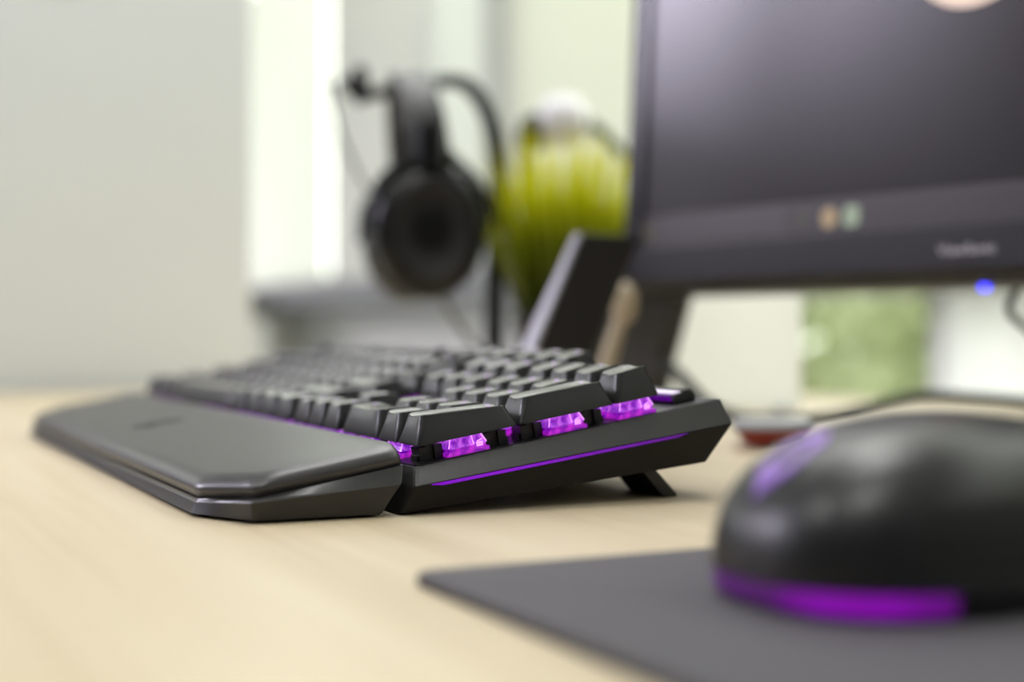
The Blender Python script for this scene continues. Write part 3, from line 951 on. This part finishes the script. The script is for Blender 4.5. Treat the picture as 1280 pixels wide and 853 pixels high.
# ------------------------------------------------------------------ leaning black slab with silver front edge
q = spot(615, 815)
t = tag(empty('speaker', (q.x, q.y, 0)), 'black slab speaker leaning back, silver front edge and flared silver foot', 'speaker')
LN = .44
bm = bmesh.new()
prof = [(3, 10), (30, 4), (46, 6), (46 + 112 * LN, 114), (44 + 116 * LN, 117), (6 + 116 * LN, 117)]
loft(bm, [[(x, y, z) for y, z in prof] for x in (-5.5, 5.5)])
bevel(finish(bm, 'cabinet', M['headset_soft'], t, smooth=False), 2.0, 3)
bm = bmesh.new()
pf = [(-2, 0), (1.6, 0), (6 + 117 * LN, 117.6), (3.4 + 117 * LN, 117.6)]
loft(bm, [[(x * k, y, z) for (y, z), k in zip(pf, (3.2, 3.2, 1, 1))] for x in (-3.4, 3.4)])
bevel(finish(bm, 'front_edge', M['silver'], t, smooth=False), .6)
bm = bmesh.new()
loft(bm, [[(x, y, z) for x, y in rrect(-w_, w_, -4 + g_, 52, 4, 4)] for w_, g_, z in ((16, 0, 0), (16, 0, 2.5), (9, 1, 8))])
loft(bm, [[(-11, 0, 3), (11, 0, 3), (11, 24, 3), (-11, 24, 3)], [(-7, 15.5, 36), (7, 15.5, 36), (7, 17, 36), (-7, 17, 36)]])
finish(bm, 'stand_foot', M['silver'], t, 30)

# ------------------------------------------------------------------ tan wooden stick with rounded head
q = spot(752, 900)
t = tag(empty('wooden_brush', (q.x, q.y, 0)), 'pale tan wooden brush with rounded head, upright between speaker and monitor leg', 'brush')
a = RT
bm = bmesh.new(); tube(bm, [a * -4, a * 2 + Vector((0, 0, 35)), a * 10 + Vector((0, 0, 62)), a * 12 + Vector((0, 0, 68))], [6, 5.5, 4.5, 4.5], 12); finish(bm, 'handle', M['tan'], t, 60)
bm = bmesh.new()
cen = a * 14 + Vector((0, 0, 78))
loft(bm, [[cen + a * (8.5 * s_ * math.cos(2 * math.pi * i / 16)) + FW * (7 * s_ * math.sin(2 * math.pi * i / 16)) + Vector((0, 0, zz)) for i in range(16)]
          for s_, zz in ((.45, -13), (.8, -9), (1, -2), (.98, 5), (.7, 10), (.25, 13))])
finish(bm, 'head', M['tan'], t, 60)

# ------------------------------------------------------------------ potted grass
q = spot(709, 1130)
t = tag(empty('potted_grass', (q.x, q.y, 0)), 'bright yellow-green artificial grass plant in a dark pot beside the monitor', 'plant')
bm = bmesh.new()
N = 28
cir = lambda r, z: [(r * math.cos(2 * math.pi * i / N), r * math.sin(2 * math.pi * i / N), z) for i in range(N)]
loft(bm, [cir(33, 0), cir(35, 2), cir(43, 70), cir(43.5, 74), cir(40, 74), cir(38, 62)])
finish(bm, 'pot', M['pot'], t, 40)
bm = bmesh.new(); loft(bm, [cir(38, 58), cir(39, 64), cir(20, 68)]); finish(bm, 'soil', M['soil'], t, 50)
bm = bmesh.new()
for i in range(430):
    a_, rr = rnd.uniform(0, 6.283), 34 * math.sqrt(rnd.random())
    base = Vector((rr * math.cos(a_), rr * math.sin(a_), 62))
    out = Vector((math.cos(a_), math.sin(a_), 0))
    L = rnd.uniform(86, 166); spread = (rr / 34) * rnd.uniform(.08, .38) + rnd.uniform(-.06, .06)
    wd = rnd.uniform(1.8, 3.4)
    sd = Matrix.Rotation(rnd.uniform(0, 3.14), 3, 'Z') @ Vector((1, 0, 0))
    prev = None
    curl = rnd.uniform(0, .35)
    for k in range(6):
        tt = k / 5
        p = base + out * (L * spread * tt * (1 + curl * tt)) + Vector((0, 0, L * tt * (1 - .18 * curl * tt)))
        w_ = wd * (1 - tt) ** .6 + .15
        cur = (bm.verts.new(p - sd * w_), bm.verts.new(p + sd * w_))
        if prev: bm.faces.new((prev[0], prev[1], cur[1], cur[0]))
        prev = cur
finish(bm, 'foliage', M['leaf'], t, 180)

# ------------------------------------------------------------------ headset stand and headset
q = spot(616, 1150)
HA = math.atan2(RT.y, RT.x)                              # local x points to the right across the desk
st = tag(empty('headset_stand', (q.x, q.y, 0), (0, 0, HA)), 'black curved headset stand on the desk holding the hanging headset', 'headset stand')
bm = bmesh.new()
arm = spline([(2, 0, 6), (1, 0, 80), (3, 0, 150), (4, 0, 196), (-3, 0, 232), (-18, 0, 256), (-34, 0, 262), (-56, 0, 259), (-82, 0, 254), (-106, 0, 250), (-116, 0, 256)], 6)
tube(bm, arm, [8.5 if i < 20 else 8.0 - 2.5 * min(1, (i - 20) / 20) for i in range(len(arm))], 12)
finish(bm, 'arm', M['headset'], st, 60)
bm = bmesh.new()
loft(bm, [[(x, y, z) for x, y in rrect(-76 + g_, 15 - g_, -38 + g_, 38 - g_, 14, 6)] for g_, z in ((1, 0), (0, 1.5), (0, 6), (2, 8))])
finish(bm, 'base', M['headset_soft'], st, 40)
bm = bmesh.new()
tube(bm, [(-104, 0, 244), (-108, 0, 256), (-107, 0, 270), (-106, 0, 274)], [7, 9, 7, 4], 12)
tube(bm, [(-106, 0, 254), (-118, 0, 260), (-124, 0, 263)], [8, 6, 3], 10)
finish(bm, 'hook', M['headset'], st, 60)

hq = spot(525, 1105)
hs = tag(empty('headset', (hq.x, hq.y, 80), (0, 0, HA + R(9))), 'black over-ear headset hanging on the curved stand left of the grass', 'headset')
# local: x right, y away, z up; ears lie along y
band = []
for i in range(29):
    a_ = math.pi * i / 28
    band.append(Vector((-10 * math.sin(a_), -76 * math.cos(a_), 96 + 80 * math.sin(a_) ** .8)))
bm = bmesh.new()
loops = []
for i, p in enumerate(band):
    tn = (band[min(i + 1, 28)] - band[max(i - 1, 0)]).normalized()
    sx_ = Vector((1, 0, 0)); nr = tn.cross(sx_).normalized()
    hw = 17 - 2 * math.sin(math.pi * i / 28)
    loops.append([p + sx_ * x + nr * y for x, y in rrect(-hw, hw, -3.5, 3.5, 3, 4)])
loft(bm, loops); finish(bm, 'headband', M['headset_grey'], hs, 60)
bm = bmesh.new(); loops = []
for i in range(4, 25):
    p = band[i]; tn = (band[i + 1] - band[i - 1]).normalized(); sx_ = Vector((1, 0, 0)); nr = tn.cross(sx_).normalized()
    cen = Vector((-4, 0, 96)); inward = (cen - p).normalized()
    loops.append([p + inward * 7 + sx_ * x + nr * y for x, y in rrect(-13, 13, -3, 3, 2.9, 4)])
loft(bm, loops); finish(bm, 'head_pad', M['headset_soft'], hs, 60)
def cup(s):
    """s=-1 the cup nearer the camera; layers along y from cushion (inside) to cap (outside)"""
    t0 = s * 66
    def el(rx, rz, y): return [(rx * math.cos(2 * math.pi * i / 40), t0 + s * y, 52 + rz * math.sin(2 * math.pi * i / 40)) for i in range(40)]
    bm = bmesh.new(); loft(bm, [el(38, 44, -2), el(41, 48, 2), el(41, 49, 12), el(37, 45, 17), el(30, 36, 20), el(12, 14, 21)]); c = finish(bm, 'ear_cup', M['headset'], hs, 45)
    bm = bmesh.new(); loft(bm, [el(20, 25, -22), el(32, 39, -24), el(38, 45, -20), el(40, 47, -12), el(38, 45, -2), el(20, 25, -1)]); finish(bm, 'ear_cushion', M['headset_soft'], c, 60)
    bm = bmesh.new(); loft(bm, [el(29, 35, 19.5), el(30, 36, 21), el(28, 34, 22), el(26, 32, 20.8), el(5, 6, 20.9)]); finish(bm, 'cap_ring', M['headset_soft'], c, 45)
    bm = bmesh.new()
    for k in (-1, 1):
        tube(bm, spline([(k * 41.5, t0 + s * 6, 52), (k * 38, t0 + s * 8, 82), (k * 20, t0 + s * 10, 102), (k * 7, s * 76, 112)], 5), 4.2, 8)
    tube(bm, [(0, s * 76, 96), (0, s * 75, 128)], [13, 12], 12, None)
    finish(bm, 'yoke', M['headset'], c, 60)
cup(-1); cup(1)
bm = bmesh.new()
tube(bm, spline([(10, -66, 6), (20, -64, -12), (36, -50, -30), (60, -22, -48), (78, 0, -62), (80, 24, -75), (70, 40, -77)], 6), 2.4, 8)
finish(bm, 'cable', M['cable_grey'], hs, 60)
bm = bmesh.new()
tube(bm, spline([(-30, -60, 66), (-46, -40, 90), (-62, -20, 130), (-70, -10, 168)], 6), 2.0, 8)
finish(bm, 'microphone_boom', M['cable_grey'], hs, 60)

# ------------------------------------------------------------------ desk lamp behind the grass
q = spot(667, 1260)
t = tag(empty('desk_lamp', (q.x, q.y, 0), (0, 0, HA)), 'small desk lamp with round white head and black joint, half hidden behind the grass', 'desk lamp')
bm = bmesh.new(); loft(bm, [cir(38, 0), cir(40, 2), cir(39, 9), cir(10, 13)]); finish(bm, 'base', M['headset'], t, 40)
bm = bmesh.new(); tube(bm, spline([(0, 0, 8), (-3, 0, 120), (-6, 0, 200), (-4, 0, 232)], 5), 6, 10); finish(bm, 'pole', M['headset'], t, 60)
bm = bmesh.new()
loft(bm, [[(x + r_ * math.cos(2 * math.pi * i / 20), r_ * math.sin(2 * math.pi * i / 20), z) for i in range(20)] for x, r_, z in ((-4, 3, 216), (-4, 11, 220), (-2, 15, 234), (2, 13, 247), (4, 5, 254))])
finish(bm, 'joint', M['headset'], t, 60)
bm = bmesh.new()
loft(bm, [[(25 + r_ * math.cos(2 * math.pi * i / 24), r_ * math.sin(2 * math.pi * i / 24), z) for i in range(24)] for r_, z in ((4, 222), (18, 226), (24, 238), (23, 252), (16, 264), (5, 268))])
finish(bm, 'head', M['white'], t, 60)
bm = bmesh.new(); tube(bm, [(40, 6, 250), (62, 8, 236), (84, 10, 212), (92, 10, 190), (94, 10, 10), (94, 10, 0)], 5.5, 10); finish(bm, 'arm', M['teal'], t, 60)

# added block; its dark top stands in for shade under the sill's left end
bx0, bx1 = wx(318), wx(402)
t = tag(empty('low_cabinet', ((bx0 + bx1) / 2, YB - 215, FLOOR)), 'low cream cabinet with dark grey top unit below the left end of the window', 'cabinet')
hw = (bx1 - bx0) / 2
bm = bmesh.new(); box(bm, -hw, hw, -70, 70, 0, 828); bevel(finish(bm, 'body', M['wall_cream'], t, smooth=False), 4)
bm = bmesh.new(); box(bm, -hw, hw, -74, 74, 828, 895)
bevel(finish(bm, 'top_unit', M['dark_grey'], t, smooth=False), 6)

# ------------------------------------------------------------------ sky
w = bpy.data.worlds.new('sky'); scene.world = w
w.use_nodes = True
nt = w.node_tree
bg = nt.nodes['Background']
tc = nt.nodes.new('ShaderNodeTexCoord')
def lobe(direction, stops):
    vm = nt.nodes.new('ShaderNodeVectorMath'); vm.operation = 'DOT_PRODUCT'
    vm.inputs[1].default_value = Vector(direction).normalized()
    mr = nt.nodes.new('ShaderNodeMapRange')
    mr.inputs['From Min'].default_value = -1; mr.inputs['From Max'].default_value = 1
    rp = nt.nodes.new('ShaderNodeValToRGB')
    e = rp.color_ramp.elements
    e[0].position = stops[0][0]; e[0].color = stops[0][1]
    e[1].position = stops[-1][0]; e[1].color = stops[-1][1]
    for p, c in stops[1:-1]:
        k = e.new(p); k.color = c
    nt.links.new(tc.outputs['Generated'], vm.inputs[0])
    nt.links.new(vm.outputs['Value'], mr.inputs['Value'])
    nt.links.new(mr.outputs['Result'], rp.inputs['Fac'])
    return rp.outputs['Color']
# overcast daylight: brightest beyond the windows, dim on the room side, plus a bright lobe added at left for the screen's reflection
A = lobe((-.55, .82, .25), [(.30, (.10, .10, .11, 1)), (.62, (1.4, 1.43, 1.4, 1)), (.88, (4.6, 4.7, 4.4, 1))])
B = lobe((-.67, -.70, .46), [(.96, (0, 0, 0, 1)), (.984, (1.3, 1.2, 1.5, 1)), (.995, (16, 14.6, 18.7, 1)), (1.0, (56, 51, 65, 1))])
ad = nt.nodes.new('ShaderNodeVectorMath'); ad.operation = 'ADD'
nt.links.new(A, ad.inputs[0]); nt.links.new(B, ad.inputs[1])
nt.links.new(ad.outputs['Vector'], bg.inputs['Color'])
bg.inputs['Strength'].default_value = 1.0

# ------------------------------------------------------------------ colour management
vs = scene.view_settings
scene.display_settings.display_device = 'sRGB'
vs.view_transform = 'Standard'; vs.look = 'None'; vs.exposure = 0.0; vs.gamma = 1.0; vs.use_curve_mapping = False
scene.cycles.use_denoising = True
scene.cycles.max_bounces = 8
scene.cycles.sample_clamp_indirect = 6
